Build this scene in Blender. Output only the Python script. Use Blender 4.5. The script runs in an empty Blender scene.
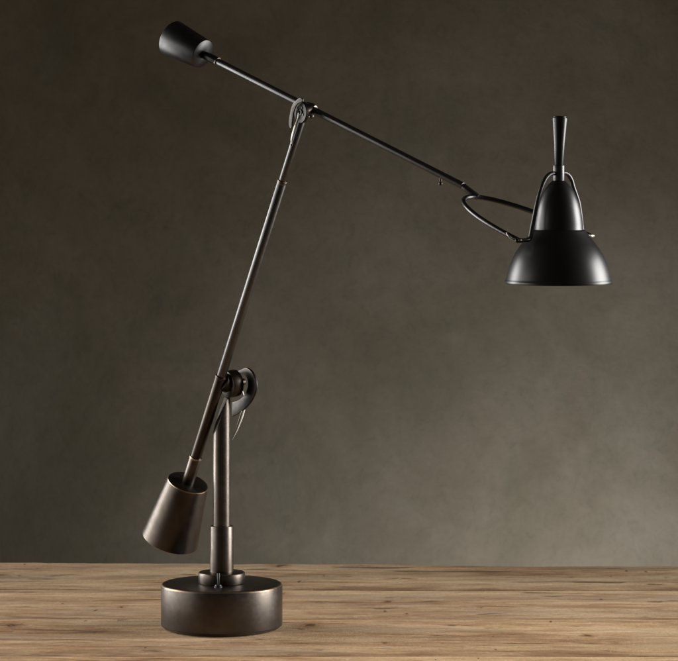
import bpy, bmesh, math, random
from mathutils import Vector, Matrix, noise
random.seed(7)
sc = bpy.context.scene
COL = sc.collection

# ------------------------------------------------------------------ camera model
F, HX, HY, DIST, S = 3060.0, 339.0, 135.0, 3.5, 3.5/3060.0
CAMZ = (627-HY)*S
CAM = Vector((0, -DIST, CAMZ))
def u(y): return (DIST+y)/F                       # metres per photo pixel at depth y
def P(px, py, y):
    return Vector(((px-HX)*u(y), y, CAMZ-(py-HY)*u(y)))
def onplane(px, py, p0, n):
    d = Vector(((px-HX)/F, 1, -(py-HY)/F))
    t = (p0-CAM).dot(n)/d.dot(n)
    return CAM+d*t

cd = bpy.data.cameras.new('camera'); cam = bpy.data.objects.new('camera', cd); COL.objects.link(cam)
cam.location = CAM; cam.rotation_euler = (math.pi/2, 0, 0)
cd.sensor_width = 36; cd.lens = 36*F/678; cd.shift_y = -(330.5-HY)/678
cd.clip_start = 0.1; cd.clip_end = 60
cd.dof.use_dof = True; cd.dof.focus_distance = 3.33; cd.dof.aperture_fstop = 30
sc.camera = cam

# ------------------------------------------------------------------ materials
def newmat(name):
    m = bpy.data.materials.new(name); m.use_nodes = True
    nt = m.node_tree; b = nt.nodes['Principled BSDF']
    return m, nt, b
def N(nt, typ, **kw):
    n = nt.nodes.new(typ)
    for k, v in kw.items():
        if k in n.inputs.keys() if hasattr(n.inputs,'keys') else False: n.inputs[k].default_value = v
        else: setattr(n, k, v)
    return n
def ramp(nt, stops):
    r = nt.nodes.new('ShaderNodeValToRGB'); e = r.color_ramp.elements
    while len(e) > 1: e.remove(e[0])
    e[0].position = stops[0][0]; e[0].color = (*stops[0][1], 1)
    for p, c in stops[1:]:
        k = e.new(p); k.color = (*c, 1)
    return r
def noise_tex(nt, vec, scale, detail=4, rough=.55, mscale=None, loc=None, dist=0):
    n = nt.nodes.new('ShaderNodeTexNoise')
    n.inputs['Scale'].default_value = scale; n.inputs['Detail'].default_value = detail
    n.inputs['Roughness'].default_value = rough; n.inputs['Distortion'].default_value = dist
    mp = nt.nodes.new('ShaderNodeMapping')
    if mscale: mp.inputs['Scale'].default_value = mscale
    if loc: mp.inputs['Location'].default_value = loc
    nt.links.new(vec, mp.inputs['Vector']); nt.links.new(mp.outputs[0], n.inputs['Vector'])
    return n
def g(v): return (v, v, v)

def metal(name, c1, c2, rough, brush=(30, 30, 2500), bump=.02, rvar=.08, metallic=1):
    m, nt, b = newmat(name); L = nt.links
    tc = nt.nodes.new('ShaderNodeTexCoord'); o = tc.outputs['Object']
    n1 = noise_tex(nt, o, 22, 5, .6)
    r = ramp(nt, [(.35, c1), (.68, c2)]); L.new(n1.outputs['Fac'], r.inputs[0]); L.new(r.outputs[0], b.inputs['Base Color'])
    n2 = noise_tex(nt, o, 1, 3, .6, mscale=brush)
    n3 = noise_tex(nt, o, 160, 3, .6)
    mx = nt.nodes.new('ShaderNodeMath'); mx.operation = 'ADD'
    L.new(n2.outputs['Fac'], mx.inputs[0]); L.new(n3.outputs['Fac'], mx.inputs[1])
    mr = nt.nodes.new('ShaderNodeMapRange'); mr.inputs['From Min'].default_value = .6; mr.inputs['From Max'].default_value = 1.4
    mr.inputs['To Min'].default_value = rough-rvar; mr.inputs['To Max'].default_value = rough+rvar
    L.new(mx.outputs[0], mr.inputs['Value']); L.new(mr.outputs[0], b.inputs['Roughness'])
    bp = nt.nodes.new('ShaderNodeBump'); bp.inputs['Strength'].default_value = bump*10; bp.inputs['Distance'].default_value = .0001
    L.new(n2.outputs['Fac'], bp.inputs['Height']); L.new(bp.outputs[0], b.inputs['Normal'])
    b.inputs['Metallic'].default_value = metallic
    return m
BRONZE = metal('aged_bronze', (.062,.050,.041), (.102,.090,.080), .36, bump=.03)
BRONZE_W = metal('weight_bronze', (.046,.037,.030), (.078,.067,.058), .37, bump=.03)
BRONZE_DK = metal('dark_bronze', (.030,.025,.021), (.052,.041,.034), .38)
GUN = metal('gunmetal', (.064,.063,.063), (.095,.093,.092), .37)
GUNW = metal('gunmetal_weight', (.034,.034,.035), (.050,.050,.051), .40)
DARK = metal('blackened_steel', (.045,.045,.046), (.075,.075,.076), .33)
EDGE = metal('worn_copper_edge', (.26,.17,.105), (.40,.28,.185), .34)
BRASS = metal('brass_ring', (.20,.165,.115), (.30,.25,.18), .34)
BROWN = metal('brown_patina', (.016,.013,.010), (.030,.023,.017), .5, metallic=.9)
JOINT = metal('joint_black', (.009,.008,.007), (.017,.014,.012), .46, metallic=.9)
SILVER = metal('pale_steel', (.27,.25,.22), (.38,.35,.31), .48)
NICKEL = metal('worn_nickel', (.14,.13,.115), (.27,.25,.22), .36)
def paint(name, col, rough):
    m, nt, b = newmat(name); L = nt.links
    tc = nt.nodes.new('ShaderNodeTexCoord'); o = tc.outputs['Object']
    b.inputs['Base Color'].default_value = (*col, 1)
    n = noise_tex(nt, o, 35, 6, .65)
    mr = nt.nodes.new('ShaderNodeMapRange'); mr.inputs['To Min'].default_value = rough-.05; mr.inputs['To Max'].default_value = rough+.07
    L.new(n.outputs['Fac'], mr.inputs['Value']); L.new(mr.outputs[0], b.inputs['Roughness'])
    n2 = noise_tex(nt, o, 900, 2, .5)
    bp = nt.nodes.new('ShaderNodeBump'); bp.inputs['Strength'].default_value = .05; bp.inputs['Distance'].default_value = .0001
    L.new(n2.outputs['Fac'], bp.inputs['Height']); L.new(bp.outputs[0], b.inputs['Normal'])
    b.inputs['Specular IOR Level'].default_value = .46
    return m
BLACK = paint('satin_black_paint', (.006,.006,.006), .33)
GLOSS = paint('gloss_black_plastic', (.005,.005,.005), .5)

def wood():
    m, nt, b = newmat('weathered_wood'); L = nt.links
    tc = nt.nodes.new('ShaderNodeTexCoord'); o = tc.outputs['Object']
    at = nt.nodes.new('ShaderNodeAttribute'); at.attribute_name = 'plank'      # per plank offset
    add = nt.nodes.new('ShaderNodeVectorMath'); add.operation = 'ADD'
    sc_ = nt.nodes.new('ShaderNodeVectorMath'); sc_.operation = 'SCALE'; sc_.inputs['Scale'].default_value = 7.3
    L.new(at.outputs['Vector'], sc_.inputs[0]); L.new(o, add.inputs[0]); L.new(sc_.outputs[0], add.inputs[1])
    # gentle warp of the grain around knots
    wn = noise_tex(nt, add.outputs[0], 1, 2, .5, mscale=(4, 9, 1))
    ws = nt.nodes.new('ShaderNodeVectorMath'); ws.operation = 'SCALE'; ws.inputs['Scale'].default_value = .035
    L.new(wn.outputs['Color'], ws.inputs[0])
    w = nt.nodes.new('ShaderNodeVectorMath'); w.operation = 'ADD'; L.new(add.outputs[0], w.inputs[0]); L.new(ws.outputs[0], w.inputs[1])
    v = w.outputs[0]
    broad = noise_tex(nt, v, 1, 5, .62, mscale=(2.6, 13, 1))
    fine = noise_tex(nt, v, 1, 7, .7, mscale=(13, 62, 1))
    hair = noise_tex(nt, v, 1, 5, .75, mscale=(240, 125, 1), loc=(3,1,0))
    a1 = nt.nodes.new('ShaderNodeMath'); a1.operation = 'MULTIPLY_ADD'; a1.inputs[1].default_value = .55
    L.new(fine.outputs['Fac'], a1.inputs[0])
    a0 = nt.nodes.new('ShaderNodeMath'); a0.operation = 'MULTIPLY'; a0.inputs[1].default_value = .6
    L.new(broad.outputs['Fac'], a0.inputs[0]); L.new(a0.outputs[0], a1.inputs[2])
    r = ramp(nt, [(.42, (.15,.082,.040)), (.50, (.31,.195,.108)), (.57, (.43,.295,.175)), (.68, (.57,.43,.28))])
    L.new(a1.outputs[0], r.inputs[0])
    hr = ramp(nt, [(.28, g(.52)), (.42, g(.90)), (.58, g(1.02)), (.72, g(1.28))]); L.new(hair.outputs['Fac'], hr.inputs[0])
    mul = nt.nodes.new('ShaderNodeMix'); mul.data_type = 'RGBA'; mul.blend_type = 'MULTIPLY'; mul.inputs[0].default_value = 1
    L.new(r.outputs[0], mul.inputs[6]); L.new(hr.outputs[0], mul.inputs[7])
    # grey weathering patches
    gp = noise_tex(nt, v, 1, 4, .6, mscale=(3, 14, 1), loc=(5,5,0))
    gr = ramp(nt, [(.48, g(0)), (.66, g(.55))]); L.new(gp.outputs['Fac'], gr.inputs[0])
    mg = nt.nodes.new('ShaderNodeMix'); mg.data_type = 'RGBA'; L.new(gr.outputs[0], mg.inputs[0])
    L.new(mul.outputs[2], mg.inputs[6]); mg.inputs[7].default_value = (.27,.225,.175,1)
    # dark cracks: thin long streaks
    ck = noise_tex(nt, v, 1, 3, .55, mscale=(9, 48, 1), loc=(9,2,0), dist=.9)
    cr = ramp(nt, [(.33, g(1)), (.375, g(0))]); L.new(ck.outputs['Fac'], cr.inputs[0])
    mc = nt.nodes.new('ShaderNodeMix'); mc.data_type = 'RGBA'
    cm = nt.nodes.new('ShaderNodeMath'); cm.operation = 'MULTIPLY'; cm.inputs[1].default_value = .75
    L.new(cr.outputs[0], cm.inputs[0]); L.new(cm.outputs[0], mc.inputs[0])
    L.new(mg.outputs[2], mc.inputs[6]); mc.inputs[7].default_value = (.085,.05,.028,1)
    # knots and nail marks: sparse voronoi
    mp = nt.nodes.new('ShaderNodeMapping'); mp.inputs['Scale'].default_value = (8.5, 4.6, 0); L.new(v, mp.inputs['Vector'])
    vo = nt.nodes.new('ShaderNodeTexVoronoi'); vo.voronoi_dimensions = '2D'; vo.inputs['Scale'].default_value = 1; L.new(mp.outputs[0], vo.inputs['Vector'])
    sep = nt.nodes.new('ShaderNodeSeparateColor'); L.new(vo.outputs['Color'], sep.inputs[0])
    def mth(op, a, b_, c=None):
        n = nt.nodes.new('ShaderNodeMath'); n.operation = op
        for k_, q in enumerate((a, b_, c)):
            if q is None: continue
            if isinstance(q, (int, float)): n.inputs[k_].default_value = q
            else: L.new(q, n.inputs[k_])
        return n.outputs[0]
    kn_n = noise_tex(nt, v, 1, 5, .75, mscale=(130, 55, 1))
    d = mth('MULTIPLY_ADD', kn_n.outputs['Fac'], .20, mth('SUBTRACT', vo.outputs['Distance'], .10))
    rad = mth('MULTIPLY_ADD', mth('POWER', sep.outputs[1], 2.0), .11, .012)
    q = mth('DIVIDE', d, rad)
    on = mth('GREATER_THAN', sep.outputs[0], .45)
    core = ramp(nt, [(.30, g(.85)), (.75, g(0))]); L.new(q, core.inputs[0])
    half = mth('MULTIPLY', q, .4)
    frg = ramp(nt, [(.30, g(.55)), (.85, g(0))]); L.new(half, frg.inputs[0])
    mf = nt.nodes.new('ShaderNodeMix'); mf.data_type = 'RGBA'; L.new(mth('MULTIPLY', frg.outputs[0], on), mf.inputs[0])
    L.new(mc.outputs[2], mf.inputs[6]); mf.inputs[7].default_value = (.25,.12,.05,1)
    mk0 = nt.nodes.new('ShaderNodeMix'); mk0.data_type = 'RGBA'; L.new(mth('MULTIPLY', core.outputs[0], on), mk0.inputs[0])
    L.new(mf.outputs[2], mk0.inputs[6]); mk0.inputs[7].default_value = (.07,.035,.018,1)
    mp2 = nt.nodes.new('ShaderNodeMapping'); mp2.inputs['Scale'].default_value = (41, 11, 0); mp2.inputs['Location'].default_value = (3,7,0); L.new(v, mp2.inputs['Vector'])
    wh = nt.nodes.new('ShaderNodeTexVoronoi'); wh.voronoi_dimensions = '2D'; wh.inputs['Scale'].default_value = 1; L.new(mp2.outputs[0], wh.inputs['Vector'])
    sp2 = nt.nodes.new('ShaderNodeSeparateColor'); L.new(wh.outputs['Color'], sp2.inputs[0])
    hr2 = ramp(nt, [(.35, g(.85)), (.75, g(0))]); L.new(mth('DIVIDE', wh.outputs['Distance'], mth('MULTIPLY_ADD', sp2.outputs[1], .11, .03)), hr2.inputs[0])
    mk = nt.nodes.new('ShaderNodeMix'); mk.data_type = 'RGBA'; L.new(mth('MULTIPLY', hr2.outputs[0], mth('GREATER_THAN', sp2.outputs[0], .90)), mk.inputs[0])
    L.new(mk0.outputs[2], mk.inputs[6]); mk.inputs[7].default_value = (.05,.03,.018,1)
    sf = noise_tex(nt, v, 1, 6, .75, mscale=(90, 45, 1), loc=(2,12,0), dist=1.0)
    sr_ = ramp(nt, [(.60, g(0)), (.68, g(.6))]); L.new(sf.outputs['Fac'], sr_.inputs[0])
    ms = nt.nodes.new('ShaderNodeMix'); ms.data_type = 'RGBA'; L.new(sr_.outputs[0], ms.inputs[0])
    L.new(mk.outputs[2], ms.inputs[6]); ms.inputs[7].default_value = (.58,.47,.34,1); mk = ms
    rs = noise_tex(nt, v, 1, 5, .65, mscale=(7, 30, 1), loc=(22,3,0), dist=.6)
    rr_ = ramp(nt, [(.58, g(0)), (.70, g(.6))]); L.new(rs.outputs['Fac'], rr_.inputs[0])
    mr_ = nt.nodes.new('ShaderNodeMix'); mr_.data_type = 'RGBA'; L.new(rr_.outputs[0], mr_.inputs[0])
    L.new(mk.outputs[2], mr_.inputs[6]); mr_.inputs[7].default_value = (.26,.135,.06,1); mk = mr_
    # dark band along each plank's front edge, highlight painted on its back edge
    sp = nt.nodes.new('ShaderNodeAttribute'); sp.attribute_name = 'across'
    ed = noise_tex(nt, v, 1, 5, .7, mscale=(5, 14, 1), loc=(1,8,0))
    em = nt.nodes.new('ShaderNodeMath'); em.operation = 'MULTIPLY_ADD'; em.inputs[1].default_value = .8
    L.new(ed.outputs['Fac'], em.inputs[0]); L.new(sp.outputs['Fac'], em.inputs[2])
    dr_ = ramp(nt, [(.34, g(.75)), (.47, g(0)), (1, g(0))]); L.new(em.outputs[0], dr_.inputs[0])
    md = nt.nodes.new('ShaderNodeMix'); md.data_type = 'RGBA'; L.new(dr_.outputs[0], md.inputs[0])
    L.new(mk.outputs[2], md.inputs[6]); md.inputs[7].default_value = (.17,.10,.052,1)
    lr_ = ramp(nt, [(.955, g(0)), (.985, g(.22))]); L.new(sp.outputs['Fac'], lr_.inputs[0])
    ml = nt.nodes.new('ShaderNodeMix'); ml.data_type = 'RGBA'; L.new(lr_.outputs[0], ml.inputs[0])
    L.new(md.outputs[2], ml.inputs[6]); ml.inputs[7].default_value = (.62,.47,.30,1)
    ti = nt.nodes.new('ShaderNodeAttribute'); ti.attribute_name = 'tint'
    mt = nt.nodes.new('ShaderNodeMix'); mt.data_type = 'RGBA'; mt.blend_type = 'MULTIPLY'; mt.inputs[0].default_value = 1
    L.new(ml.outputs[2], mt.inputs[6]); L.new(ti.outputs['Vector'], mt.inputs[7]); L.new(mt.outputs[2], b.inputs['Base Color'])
    b.inputs['Roughness'].default_value = .62; b.inputs['Specular IOR Level'].default_value = .35
    # relief
    h = nt.nodes.new('ShaderNodeMath'); h.operation = 'MULTIPLY_ADD'; h.inputs[1].default_value = -1.2
    L.new(cr.outputs[0], h.inputs[0])
    h2 = nt.nodes.new('ShaderNodeMath'); h2.operation = 'ADD'; L.new(fine.outputs['Fac'], h2.inputs[0]); L.new(hair.outputs['Fac'], h2.inputs[1])
    L.new(h2.outputs[0], h.inputs[2])
    bp = nt.nodes.new('ShaderNodeBump'); bp.inputs['Strength'].default_value = .55; bp.inputs['Distance'].default_value = .0012
    L.new(h.outputs[0], bp.inputs['Height']); L.new(bp.outputs[0], b.inputs['Normal'])
    return m
WOOD = wood()

def plaster():
    m, nt, b = newmat('trowelled_plaster'); L = nt.links
    tc = nt.nodes.new('ShaderNodeTexCoord'); o = tc.outputs['Object']
    n1 = noise_tex(nt, o, 3.2, 7, .62, dist=.5)
    r = ramp(nt, [(.30, (.113,.096,.064)), (.45, (.131,.112,.076)), (.55, (.146,.127,.089)), (.70, (.169,.149,.109))])
    L.new(n1.outputs['Fac'], r.inputs[0])
    n2 = noise_tex(nt, o, 9, 8, .7, mscale=(.9, 1, .8), dist=.8, loc=(4,0,2))
    r2 = ramp(nt, [(.3, (.87,.90,.87)), (.5, (1,1,1)), (.7, (1.11,1.09,1.10))]); L.new(n2.outputs['Fac'], r2.inputs[0])
    mul = nt.nodes.new('ShaderNodeMix'); mul.data_type = 'RGBA'; mul.blend_type = 'MULTIPLY'; mul.inputs[0].default_value = 1
    L.new(r.outputs[0], mul.inputs[6]); L.new(r2.outputs[0], mul.inputs[7]); L.new(mul.outputs[2], b.inputs['Base Color'])
    b.inputs['Roughness'].default_value = .85; b.inputs['Specular IOR Level'].default_value = .2
    n3 = noise_tex(nt, o, 14, 9, .68)
    n5 = noise_tex(nt, o, 55, 6, .7, mscale=(1,1,.8), dist=1.2)
    r5 = ramp(nt, [(.28, (.86,.88,.86)), (.45, (1,1,1)), (.72, (1.10,1.09,1.08))]); L.new(n5.outputs['Fac'], r5.inputs[0])
    m5 = nt.nodes.new('ShaderNodeMix'); m5.data_type = 'RGBA'; m5.blend_type = 'MULTIPLY'; m5.inputs[0].default_value = 1
    L.new(mul.outputs[2], m5.inputs[6]); L.new(r5.outputs[0], m5.inputs[7]); L.new(m5.outputs[2], b.inputs['Base Color'])
    bp = nt.nodes.new('ShaderNodeBump'); bp.inputs['Strength'].default_value = .45; bp.inputs['Distance'].default_value = .005
    L.new(n3.outputs['Fac'], bp.inputs['Height']); L.new(bp.outputs[0], b.inputs['Normal'])
    return m
PLASTER = plaster()

# ------------------------------------------------------------------ builders
W = {}
def link(name, me, mats, parent=None, mw=Matrix.Identity(4), angle=35):
    for m in (mats if isinstance(mats, (list, tuple)) else [mats]): me.materials.append(m)
    for p in me.polygons: p.use_smooth = True
    me.set_sharp_from_angle(angle=math.radians(angle))
    o = bpy.data.objects.new(name, me); COL.objects.link(o)
    if parent:
        o.parent = parent; o.matrix_parent_inverse = W[parent.name].inverted()
    o.matrix_basis = mw; W[o.name] = mw.copy()
    return o
def axis_matrix(p0, d):
    d = d.normalized()
    z = Vector((0,0,1))
    if abs(d.z) > .9999: R = Matrix.Identity(3) if d.z > 0 else Matrix.Rotation(math.pi, 3, 'X')
    else: R = z.rotation_difference(d).to_matrix()
    return Matrix.Translation(p0) @ R.to_4x4()
def lathe(name, p0, d, prof, mats, parent, seg=96, closed=False, mod=None):
    """prof: (t along d, radius[, material index of the band that starts here])"""
    bm = bmesh.new(); rings = []
    for q in prof:
        t, r = q[0], q[1]
        if r < 1e-7: rings.append([bm.verts.new((0,0,t))])
        else: rings.append([bm.verts.new((r*math.cos(2*math.pi*i/seg), r*math.sin(2*math.pi*i/seg), t)) for i in range(seg)])
    pairs = list(zip(range(len(prof)-1), range(1, len(prof))))
    if closed: pairs.append((len(prof)-1, 0))
    for a, b in pairs:
        mi = prof[a][2] if len(prof[a]) > 2 else 0
        A, B = rings[a], rings[b]
        for i in range(seg):
            j = (i+1) % seg
            if len(A) == 1 and len(B) == 1: continue
            if len(A) == 1: f = bm.faces.new((A[0], B[j], B[i]))
            elif len(B) == 1: f = bm.faces.new((A[i], A[j], B[0]))
            else: f = bm.faces.new((A[i], A[j], B[j], B[i]))
            f.material_index = mi
    if mod: mod(bm)
    bmesh.ops.recalc_face_normals(bm, faces=bm.faces[:])
    me = bpy.data.meshes.new(name); bm.to_mesh(me); bm.free()
    return link(name, me, mats, parent, axis_matrix(p0, d))
def cyl(name, a, b, r, mats, parent, bev=None, edge=0, seg=64, r2=None):
    """capped cylinder / cone from a to b with bevelled rims"""
    L = (b-a).length; r2 = r if r2 is None else r2
    bv = bev if bev else min(r, r2)*.12
    k = (r2-r)/L
    prof = [(0,0,0),(0,r-bv,edge),(bv*.3,r-bv*.3,edge),(bv,r+k*bv,0),(L-bv,r2-k*bv,edge),(L-bv*.3,r2-bv*.3,edge),(L,r2-bv,0),(L,0,0)]
    return lathe(name, a, b-a, prof, mats, parent, seg)
def catmull(pts, n=10):
    out = []
    q = [pts[0]*2-pts[1]] + list(pts) + [pts[-1]*2-pts[-2]]
    for i in range(1, len(q)-2):
        for k in range(n):
            t = k/n
            out.append(.5*((2*q[i])+(q[i+1]-q[i-1])*t+(2*q[i-1]-5*q[i]+4*q[i+1]-q[i+2])*t*t+(3*q[i]-q[i-1]-3*q[i+1]+q[i+2])*t**3))
    out.append(q[-2].copy()); return out
def tube(name, pts, rad, mats, parent, seg=20, flat=1.0, flatdir=None):
    """swept tube; rad number or list (interpolated); flat squashes along flatdir"""
    bm = bmesh.new(); n = len(pts)
    if isinstance(rad, (int, float)): rad = [rad]*2
    def rr(i):
        s = i/(n-1)*(len(rad)-1); k = min(int(s), len(rad)-2); f = s-k
        return rad[k]*(1-f)+rad[k+1]*f
    T = [(pts[min(i+1,n-1)]-pts[max(i-1,0)]).normalized() for i in range(n)]
    nrm = flatdir.copy() if flatdir else (Vector((0,1,0)) if abs(T[0].y) < .9 else Vector((0,0,1)))
    rings = []
    for i in range(n):
        nrm = (flatdir if flatdir else nrm); nrm = (nrm-T[i]*nrm.dot(T[i])).normalized(); bn = T[i].cross(nrm)
        r = rr(i)
        rings.append([bm.verts.new(pts[i]+nrm*(r*flat*math.cos(2*math.pi*k/seg))+bn*(r*math.sin(2*math.pi*k/seg))) for k in range(seg)])
    for a, b in zip(rings, rings[1:]):
        for k in range(seg): bm.faces.new((a[k], a[(k+1)%seg], b[(k+1)%seg], b[k]))
    bm.faces.new(rings[0][::-1]); bm.faces.new(rings[-1])
    bmesh.ops.recalc_face_normals(bm, faces=bm.faces[:])
    me = bpy.data.meshes.new(name); bm.to_mesh(me); bm.free()
    return link(name, me, mats, parent)
def sphere(name, c, r, mats, parent, scale=(1,1,1)):
    prof = [(-r*math.cos(math.pi*i/16), r*math.sin(math.pi*i/16)) for i in range(17)]
    prof[0] = (-r, 0); prof[-1] = (r, 0)
    return lathe(name, c, Vector((0,0,1)), prof, mats, parent, 32)
def plate(name, outline, n, th, mats, parent, bev=.0004, holes=None):
    """thick plate from a planar outline, extruded both ways along n, rim bevelled (rim = material 1 if given)"""
    bm = bmesh.new()
    vs = [bm.verts.new(p-n*th/2) for p in outline]; f = bm.faces.new(vs)
    ex = bmesh.ops.extrude_face_region(bm, geom=[f])
    bmesh.ops.translate(bm, verts=[v for v in ex['geom'] if isinstance(v, bmesh.types.BMVert)], vec=n*th)
    bmesh.ops.recalc_face_normals(bm, faces=bm.faces[:])
    rim = [e for e in bm.edges if len(e.link_faces) == 2 and any(len(q.verts) > 4 for q in e.link_faces) and not all(len(q.verts) > 4 for q in e.link_faces)]
    r = bmesh.ops.bevel(bm, geom=rim, offset=bev, segments=2, affect='EDGES', profile=.5)
    if isinstance(mats, (list, tuple)) and len(mats) > 1:
        for q in r['faces']: q.material_index = 1
    me = bpy.data.meshes.new(name); bm.to_mesh(me); bm.free()
    return link(name, me, mats, parent, angle=50)

# ------------------------------------------------------------------ backdrop wall
def slab(name, x0, x1, y0, y1, z0, z1, mat):
    bm = bmesh.new(); bmesh.ops.create_cube(bm, size=1)
    for v in bm.verts: v.co = Vector(((x0+x1)/2+v.co.x*(x1-x0), (y0+y1)/2+v.co.y*(y1-y0), (z0+z1)/2+v.co.z*(z1-z0)))
    me = bpy.data.meshes.new(name); bm.to_mesh(me); bm.free()
    return link(name, me, mat)
wall = slab('wall', -2.6, 2.6, 1.25, 1.40, -1.2, 2.2, PLASTER)
wall['kind'] = 'structure'

# ------------------------------------------------------------------ table top: planks in one mesh
def table():
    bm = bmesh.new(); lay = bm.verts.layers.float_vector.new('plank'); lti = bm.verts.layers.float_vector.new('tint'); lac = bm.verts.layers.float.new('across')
    # plank borders in y
    TINT = [(1.25,1.14,1.01), (1.25,1.14,1.01), (1.13,1.045,.95), (.96,.91,.85), (.85,.815,.77)]  # front planks painted lighter, rear ones darker, in place of light from the front
    seams = [-.62, -.42, -.187, .062, .297, .524]
    X0, X1, NX = -1.25, 1.25, 320
    def wav(k, x): return noise.noise(Vector((x*3.1, k*9.7, 1)))*.0045 + noise.noise(Vector((x*11, k*5.7, 4)))*.0015
    def back(x):
        t = min(max((x+.05)/.34, 0), 1); t = t*t*(3-2*t)
        return .534-.012*min(max((x+.45)/.4,0),1)-.024*t+.006*min(max((x-.3)/.15,0),1)+wav(33, x)*.8+abs(noise.noise(Vector((x*34, 1, 5))))*.004-max(0, noise.noise(Vector((x*19, 6, 5)))-.3)*.012
    for k in range(len(seams)-1):
        y0, y1 = seams[k], seams[k+1]; tilt = random.uniform(-.0008, .0008); lift = random.uniform(-.0006, 0)
        if k in (2, 4): lift = 0; tilt = 0
        NY = 26; grid = []
        last = (k == len(seams)-2)
        for i in range(NX+1):
            x = X0+(X1-X0)*i/NX; row = []
            a = y0+wav(k, x)*1.3+.00005; b = (y1+wav(k+1, x)*1.3 if not last else back(x))-.00005
            prof = [(a, -.045), (a, -.0008), (a+.0006, -.0003), (a+.002, -.0001)]
            prof += [(a+.002+(b-a-.004)*(j/NY), None) for j in range(1, NY)]
            prof += [(b-.002, -.0001), (b-.0006, -.0003), (b, -.0008), (b, -.045)]
            for (yy, zz) in prof:
                h = noise.noise(Vector((x*2.2, yy*40+k*13, 2)))*.00045 + noise.noise(Vector((x*1.1, yy*6, 8)))*.0006
                if last and b-yy < .05: h += (noise.noise(Vector((x*2.3, 7, 3)))*.0012+.0002+noise.noise(Vector((x*24, yy*9, 3)))*.0008)*(1-(b-yy)/.05)
                z = (0 if zz is None else zz) + (h-.0010 if (zz is None or zz > -.01) else 0)+lift+tilt*(yy-y0)/(y1-y0)
                # keep it flat under the lamp base
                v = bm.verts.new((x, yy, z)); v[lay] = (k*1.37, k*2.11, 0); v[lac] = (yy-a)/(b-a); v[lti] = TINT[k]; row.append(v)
            grid.append(row)
        m = len(grid[0])
        for i in range(NX):
            for j in range(m):
                jn = (j+1) % m
                bm.faces.new((grid[i][j], grid[i+1][j], grid[i+1][jn], grid[i][jn]))
        bm.faces.new(grid[0][::-1]); bm.faces.new(grid[-1])
    bmesh.ops.recalc_face_normals(bm, faces=bm.faces[:])
    me = bpy.data.meshes.new('table_top'); bm.to_mesh(me); bm.free()
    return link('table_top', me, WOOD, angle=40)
tb = table()
tb['label'] = 'weathered pale brown wooden table top of long rough planks under the lamp'
tb['category'] = 'table'

# ------------------------------------------------------------------ the lamp
BX = (221.7-HX)*S
lamp = bpy.data.objects.new('desk_lamp', None); COL.objects.link(lamp)
lamp.location = (BX, 0, 0); W['desk_lamp'] = Matrix.Translation((BX, 0, 0))
lamp.empty_display_size = .05
lamp['label'] = 'dark bronze counterbalanced desk lamp with two long arms, cone weights and black shade'
lamp['category'] = 'desk lamp'
UP = Vector((0,0,1)); B0 = Vector((BX, 0, 0))
M2 = [BRONZE, EDGE]
def z(py): return (627-py)*S
# base
R = 60.8*S; H = z(583)
lathe('base', B0, UP, [(.0004,0),(.0004,R-.0035,0),(.0016,R-.0032,0),(.0020,R-.0016,0),(.0028,R-.0005,0),(.0040,R,0),(H-.0032,R,0),(H-.0020,R-.0003,1),(H-.0008,R-.0012,1),(H-.0002,R-.0022,0),(H,R-.0040,0),(H,0,0)], M2, lamp, 160)
fl = 23.4*S; H2 = z(571.6)
lathe('base_collar', B0, UP, [(H+.0001,0),(H+.0001,fl-.0006),(H+.0008,fl-.0001),(H2-.0016,fl,0),(H2-.0008,fl-.0003,1),(H2-.0002,fl-.0010,0),(H2,fl-.0018,0),(H2,0,0)], M2, lamp, 128)
sr = 11.9*S; H3 = z(525.6)
lathe('post_sleeve', B0, UP, [(H2+.0001,0),(H2+.0001,sr),(H3-.0010,sr,0),(H3-.0004,sr-.0002,1),(H3,sr-.0009,1),(H3,sr-.0018,0),(H3,0)], M2, lamp, 96)
# post with slanted cut at its top
pr = 8.8*S; H4 = z(398)
def cut(bm):
    a = P(213.3, 433, 0)-B0; b = P(226.5, 396, 0)-B0
    d = (b-a).normalized(); n = Vector((-d.z, 0, d.x)); n = (Matrix.Rotation(math.radians(14), 3, 'Z') @ n)
    if n.x > 0: n = -n
    r = bmesh.ops.bisect_plane(bm, geom=bm.verts[:]+bm.edges[:]+bm.faces[:], plane_co=a, plane_no=n, clear_outer=True)
    e = [x for x in r['geom_cut'] if isinstance(x, bmesh.types.BMEdge)]
    bmesh.ops.holes_fill(bm, edges=e)
lathe('post', B0, UP, [(H3+.0001,0),(H3+.0001,pr),(H4-.0008,pr),(H4,pr-.0008),(H4,0)], M2, lamp, 96, mod=cut)
# toggle switch
sy = -28*S
sw = lathe('switch', P(219.4, 627, 0)+Vector((0,sy,-0)), UP, [(H+.0001,0),(H+.0001,.0048),(H+.0010,.0046),(H+.0014,.0038),(H+.0030,.0036),(H+.0034,.0014),(H+.0036,0)], [GLOSS], lamp, 32)
q = P(219.4, 627, 0)+Vector((0,sy,H))
cyl('toggle', q+UP*.0030, q+Vector((.0002,.0006,.0158)), .0011, [GLOSS], sw, r2=.0017, bev=.0003, seg=24)

# common pivot direction of the joints (horizontal, away to the right)
a1 = math.radians(35); A = Vector((math.cos(a1), math.sin(a1), 0))
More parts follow.
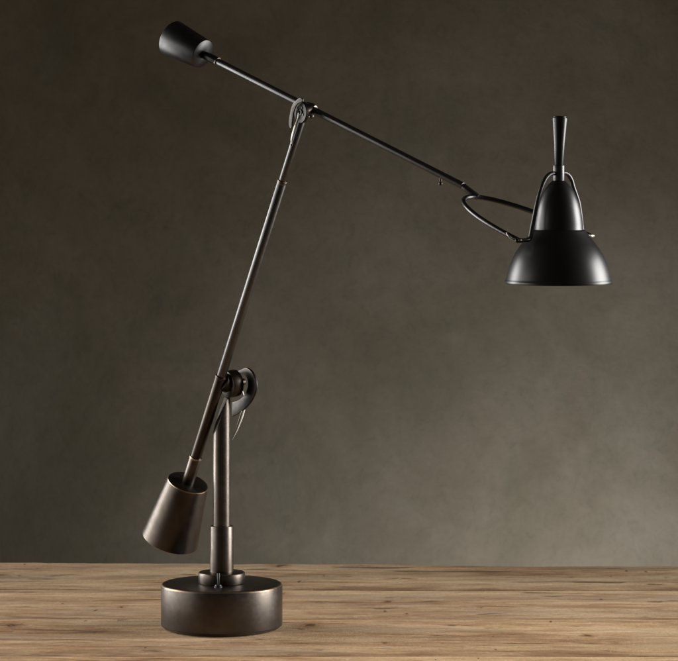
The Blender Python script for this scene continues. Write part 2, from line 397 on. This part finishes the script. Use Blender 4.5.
# --- lower arm
YP = -10*S                                            # depth of the arm where it meets the drum
DY = -.381*S                                          # depth change per photo pixel climbed
def LA(py, px=None):
    y = YP+(381-py)*DY
    return P(196.8+(454.4-py)*.3135 if px is None else px, py, y)
pj = LA(114); YJ = pj.y                               # upper joint
ua = lambda p: u(p.y)
cyl('arm', LA(480), LA(378), 5.6*S, [BRONZE_DK, EDGE], lamp, bev=.0006, edge=1)
cyl('arm', LA(379), LA(181), 4.75*S, [GUN, EDGE], lamp, bev=.0005, edge=0)
cyl('arm_sleeve', LA(378.5), LA(376.0), 5.9*S, [BRONZE_DK], lamp, bev=.0004)
cyl('arm', LA(182), LA(119), 4.05*u(YJ), [GUN, EDGE], lamp, bev=.0005)
cyl('arm_sleeve', LA(183.5), LA(180.5), 5.05*u(YJ), [BRONZE, BRASS], lamp, bev=.0005, edge=1)
# lower counterweight
dl = (LA(470)-LA(480)).normalized()
c1 = LA(482.3); k = u(c1.y)
cw = lathe('counterweight', c1, -dl, [(0,0),(0,21*k-.0010,1),(.0004,21*k-.0003,1),(.0012,21*k,0),(67*k-.001,29*k,1),(67*k-.0003,29*k-.0004,1),(67*k,29*k-.001,0),(67*k,0)], [BRONZE_W, EDGE], lamp, 128)
nk = cyl('neck', c1+dl*-.0005, LA(457.5), 6.2*k, [BRONZE, BRASS], lamp, bev=.0008, edge=0)
cyl('ring', LA(458.6), LA(456.6), 6.4*k, [BRASS], nk, bev=.0003)

# --- lower joint: drum, clamp lever, blade
d0 = P(226.5, 384.5, -4*S); d1 = P(236.4, 382.9, 3*S)
A1 = (d1-d0).normalized()
dr = lathe('joint_drum', d0, A1, [(0,0),(0,12.4*S,0),(.0004,13.2*S,0),(.0012,13.6*S,0),
      ((d1-d0).length-.001,13.6*S,1),((d1-d0).length-.0003,13.2*S,1),((d1-d0).length,12.4*S,0),((d1-d0).length,0)], [BRONZE_DK, EDGE], lamp, 96)
cyl('axle', LA(381.5)+A1*2.5*S, d0+A1*.002, 9.0*S, [BROWN], dr, bev=.0006)
e0 = P(239.5, 382.5, 5*S)+A1*.0045
cyl('axle', d1-A1*.001, e0+A1*.002, 3.4*S, [BRONZE_DK, EDGE], dr, bev=.0005)
zo = lambda x, y: (190+x/5.51, 350+y/5.51)
outer = [(262,118),(285,108),(310,98),(332,106),(350,128),(362,158),(367,190),(365,220),(355,252),(338,285),(315,313),(288,338),(262,354),(236,367)]
inner = [(236,288),(262,280),(285,267),(305,246),(318,220),(325,192),(322,164),(312,142),(298,131),(282,130),(264,140)]
def smooth(pts): return catmull([Vector((p[0], p[1], 0)) for p in pts], 4)
ol = [onplane(*zo(p.x, p.y), e0, A) for p in smooth(outer)+smooth(inner)]
lev = plate('clamp_lever', ol, A, .0034, [JOINT, BRONZE], lamp, bev=.0007)
bpts = [P(238, 381, 9*S), P(241.2, 389, 9*S), P(243.8, 398, 9*S), P(244, 407, 8*S), P(241.3, 417, 6*S), P(236.6, 430, 3*S), P(232.2, 439.5, 1*S)]
tube('release_blade', catmull(bpts), [.0010, .0012, .0014, .0020, .0021, .0014, .0005], [SILVER], lamp, flat=.45, flatdir=Vector((.3,-.9,.1)))

# --- upper arm
SL = .507
HJ = P(301.4, 112.4, YJ-.004)                         # disc centre
YA = YJ+.012                                          # depth of the arm at x = 310
def UA(px):
    y = YA-(px-310)*.77*u(YJ)
    return P(px, 63+SL*(px-220.5), y)
du = (UA(440)-UA(220)).normalized()
kj = u(YJ)
cyl('arm', UA(203.5), UA(463), 3.45*kj, [GUN], lamp, bev=.0004)
c2 = UA(203.1); k2 = u(c2.y)
L2 = 35.8*k2/math.cos(math.radians(36))
lathe('counterweight', c2, -du, [(0,0),(-.0008,4*k2),(0,15*k2-.0008,1),(.0004,15*k2-.0003,1),(.0010,15*k2,0),(L2-.001,18.8*k2,1),(L2-.0003,18.8*k2-.0004,1),(L2,18.8*k2-.001,0),(L2,0)], [GUNW, BRONZE], lamp, 128)
nk = cyl('neck', UA(202.8), UA(217.4), 4.2*k2, [GUNW, BRONZE], lamp, bev=.0005)
cyl('ring', UA(216.8), UA(218.3), 4.45*k2, [BRONZE], nk, bev=.0002)
# stop screw below the arm
sp = UA(440.6); s2 = P(440.6, 183.6, sp.y)
ss = cyl('stop_screw', sp, s2, 1.1*u(sp.y), [BRONZE_DK], lamp, seg=16)
sphere('screw_head', s2, 2.1*u(sp.y), [GLOSS], ss)

# --- upper joint
AJ = UA(310.5)
ax = (AJ-HJ).normalized()
NJ = -A                                               # the disc faces front left
jd = lathe('joint_disc', HJ+A*.002, NJ, [(0,0),(0,10.2*kj),(.0006,11*kj),(.0030,11*kj,0),(.0036,10.4*kj,0),(.0036,7.2*kj),(.0030,7.0*kj),(.0030,3.4*kj),(.0044,3.2*kj),(.0044,1.6*kj),(.0034,1.4*kj),(.0034,0)], [JOINT, EDGE], lamp, 64)
# dark screws on the disc face
for i in range(4):
    t = i*math.pi/2+.5
    side = Vector((-A.y, A.x, 0))
    c = HJ+A*.002+NJ*.0028+(side*math.cos(t)+UP*math.sin(t))*5.2*kj
    cyl('screw', c, c+NJ*.0012, 1.3*kj, [GLOSS], jd, seg=16)
hub = cyl('joint_hub', HJ+A*.001, AJ+A*.002, 6.2*kj, [BRONZE_DK, EDGE], lamp, bev=.001)
cyl('arm_clamp', AJ-du*.0062, AJ+du*.0062, 5.4*kj, [NICKEL, BRONZE], lamp, bev=.0012)
kk = AJ+Vector((.001,-.002,-.0085))
ks = cyl('clamp_screw', AJ, kk, 1.8*kj, [BRONZE], lamp, seg=20)
sphere('screw_head', kk, 2.6*kj, [BRONZE], ks)
cyl('arm_end', LA(121), LA(112), 5.2*kj, [BRONZE_DK], lamp, bev=.0012)
zj = lambda x, y: (285+x/16.5, 90+y/16.5)
outer = [(300,150),(262,128),(222,148),(175,190),(136,235),(110,310),(92,400),(76,500),(74,560),(86,612),(104,634)]
inner = [(120,612),(122,560),(130,480),(142,400),(164,320),(200,245),(250,205),(300,190)]
ol = [onplane(*zj(p.x, p.y), HJ-A*.0052, A) for p in smooth(outer)+smooth(inner)]
plate('clamp_lever', ol, A, .0022, [JOINT, NICKEL], lamp, bev=.0006)
bp = [P(298.6, 113, YJ-.012), P(298, 119, YJ-.014), P(295.6, 126, YJ-.0155), P(293, 134, YJ-.0155), P(291.6, 140, YJ-.014), P(291.8, 145.5, YJ-.013)]
bl = tube('release_blade', catmull(bp), [.0012, .0021, .0026, .0022, .0017, .0007], [NICKEL], lamp, flat=.45, flatdir=A)
sphere('pin', P(291.6, 145, YJ-.0145), 1.3*kj, [GLOSS], bl)

# --- shade, fork, bail and handle
YC = UA(474).y-66*u(-.3); kc = u(YC)
CX = 558.7
a2 = math.radians(40); A2 = Vector((math.cos(a2), math.sin(a2), 0)); hw = 31*kc
C0 = P(CX, 281.5, YC)
def zz(py): return (281.5-py)*kc
prof = [(53.4,283.6),(53.9,282.6),(53.9,281.2),(53.2,280.2),(52.7,278.5),(51.4,273),(49.6,267),(47.4,261),(44.6,255),(41.0,249),(37.0,243.6),(32.8,238.4),(29.3,234),(27.3,231.2),(26.6,230.2),(25.6,229.8),(24.9,229.6),
        (24.6,228.6),(24.3,224),(23.5,217),(22.3,210),(20.6,203.5),(18.4,198),(15.9,192.5),(13.2,188),(10.4,184.4),(7.8,182),(5.6,180.4)]
pf = [(zz(y), r*kc) for r, y in prof]
inn = [(0, pf[-1][1]-.0012)] and [(t-.0004, max(r-.0014, .001)) for t, r in reversed(pf[3:])]
allp = [(pf[0][0], pf[0][1], 1)]+[(t, r, 0) for t, r in pf[1:]]+[(t, r, 0) for t, r in inn]+[(zz(283.6), 52.6*kc, 1)]
# spline-smooth outer profile is dense enough; build closed shell
sh = lathe('shade', C0, UP, allp, [BLACK, BRONZE], lamp, 160, closed=True)
cyl('shade_neck', P(CX, 182, YC), P(558.9, 165.3, YC), 5.8*kc, [GUN, EDGE], lamp, bev=.0005)
h0 = P(558.9, 165.4, YC); h1 = P(559.9, 115.9, YC)
LH = (h1-h0).length
lathe('handle', h0, h1-h0, [(0,0),(0,4.1*kc),(.0006,4.5*kc),(LH*.45,5.6*kc),(LH*.93,7.6*kc),(LH*.955,7.5*kc),(LH*.97,6.8*kc),(LH-.0006,6.7*kc),(LH,6.2*kc),(LH,0)], [BLACK], lamp, 64)
pn = P(519.2, 240.6, YC-hw); pfp = P(590.3, 236, YC+hw)
# fork
ya = YC+66*u(-.3)
ap = P(471, 197, ya); mid = (pn+pfp)/2; Hh = (pfp-pn)/2
fk = [mid+(ap-mid)*math.sin(t)-Hh*math.cos(t) for t in [math.pi*i/60 for i in range(61)]]
fork = tube('fork', fk, 2.55*kc, [DARK], lamp, seg=24)
cyl('fork_socket', UA(461), fk[33]+(fk[33]-UA(461)).normalized()*.0005, 3.25*kj, [GUN], fork, bev=.0002)
# bail
offn = [(0,173.8),(5,173.4),(9.5,174.6),(13.5,179),(17,187),(19.8,196),(22.2,206),(24.6,218),(27.2,231),(28.4,237.2)]
near = [P(CX-o, y, YC-o*math.tan(a2)*kc) for o, y in offn]
near += [P(CX-29.8, 239.6, YC-29.8*math.tan(a2)*kc), P(CX-32.5, 240.2, YC-32.5*math.tan(a2)*kc), pn]
offf = [(5,172.8),(9.3,174.8),(12.6,180),(14.6,187),(17.2,194.5),(19.6,202),(21,210),(22.3,220),(23.6,231),(25.5,235)]
far = [P(CX+o, y, YC+o*math.tan(a2)*kc) for o, y in offf]
far += [P(CX+28.5, 235.6, YC+28.5*math.tan(a2)*kc), pfp]
bpth = catmull(list(reversed(near))+far, 8)
tube('bail', bpth, 2.1*kc, [GUN], lamp, seg=20)
for c, s in ((pn, -1), (pfp, 1)):
    pk = cyl('pivot_knob', c-A2*s*.003, c+A2*s*.0024, 2.5*kc, [BRONZE if s < 0 else NICKEL], lamp, bev=.0006, seg=32)
    sphere('knob_cap', c+A2*s*.0030, 2.2*kc, [BRONZE_DK if s < 0 else NICKEL], pk)
# small cable loop at the front pivot
w = [P(506.6, 232.6, YC-hw*.75-.003), P(508.2, 235.6, YC-hw*.8-.004), P(511, 238.6, YC-hw*.85-.004), P(514.5, 240.4, YC-hw*.93-.003), P(518.2, 240.9, YC-hw-.002)]
tube('cable', catmull(w), .8*kc, [SILVER], lamp, seg=12)

# ------------------------------------------------------------------ light
wd = bpy.data.worlds.new('World'); sc.world = wd; wd.use_nodes = True
wd.node_tree.nodes['Background'].inputs[0].default_value = (.90,.80,.64,1)
wd.node_tree.nodes['Background'].inputs[1].default_value = .05
def area(name, loc, target, sx, sy_, power, col=(1,1,1), spread=180):
    l = bpy.data.lights.new(name, 'AREA'); l.shape = 'RECTANGLE'; l.size = sx; l.size_y = sy_; l.energy = power; l.color = col
    l.spread = math.radians(spread)
    o = bpy.data.objects.new(name, l); COL.objects.link(o); o.location = loc
    o.rotation_euler = (Vector(target)-Vector(loc)).to_track_quat('-Z', 'Y').to_euler()
    return o
area('softbox_left', (-1.40, .60, .50), (0, 0, .3), .7, 1.2, 9, (1,.985,.96), 90)
area('softbox_front_left', (-1.62, -.25, .45), (0, -.25, .2), 1.7, 1.0, 4.7, (1,.98,.95), 80)
area('softbox_right', (1.5, .04, .42), (.1, -.07, .12), .85, 1.15, 13, (1,.985,.96), 76)
# studio light standing behind the table, low right, lighting only the wall
area('background_light', (.37, .74, -.29), (.36, 1.25, -.06), .3, .2, 4.9, (1,1,1.08), 180)

sc.view_settings.view_transform = 'Standard'; sc.view_settings.look = 'None'
sc.view_settings.exposure = 0; sc.view_settings.gamma = 1
sc.render.engine = 'CYCLES'
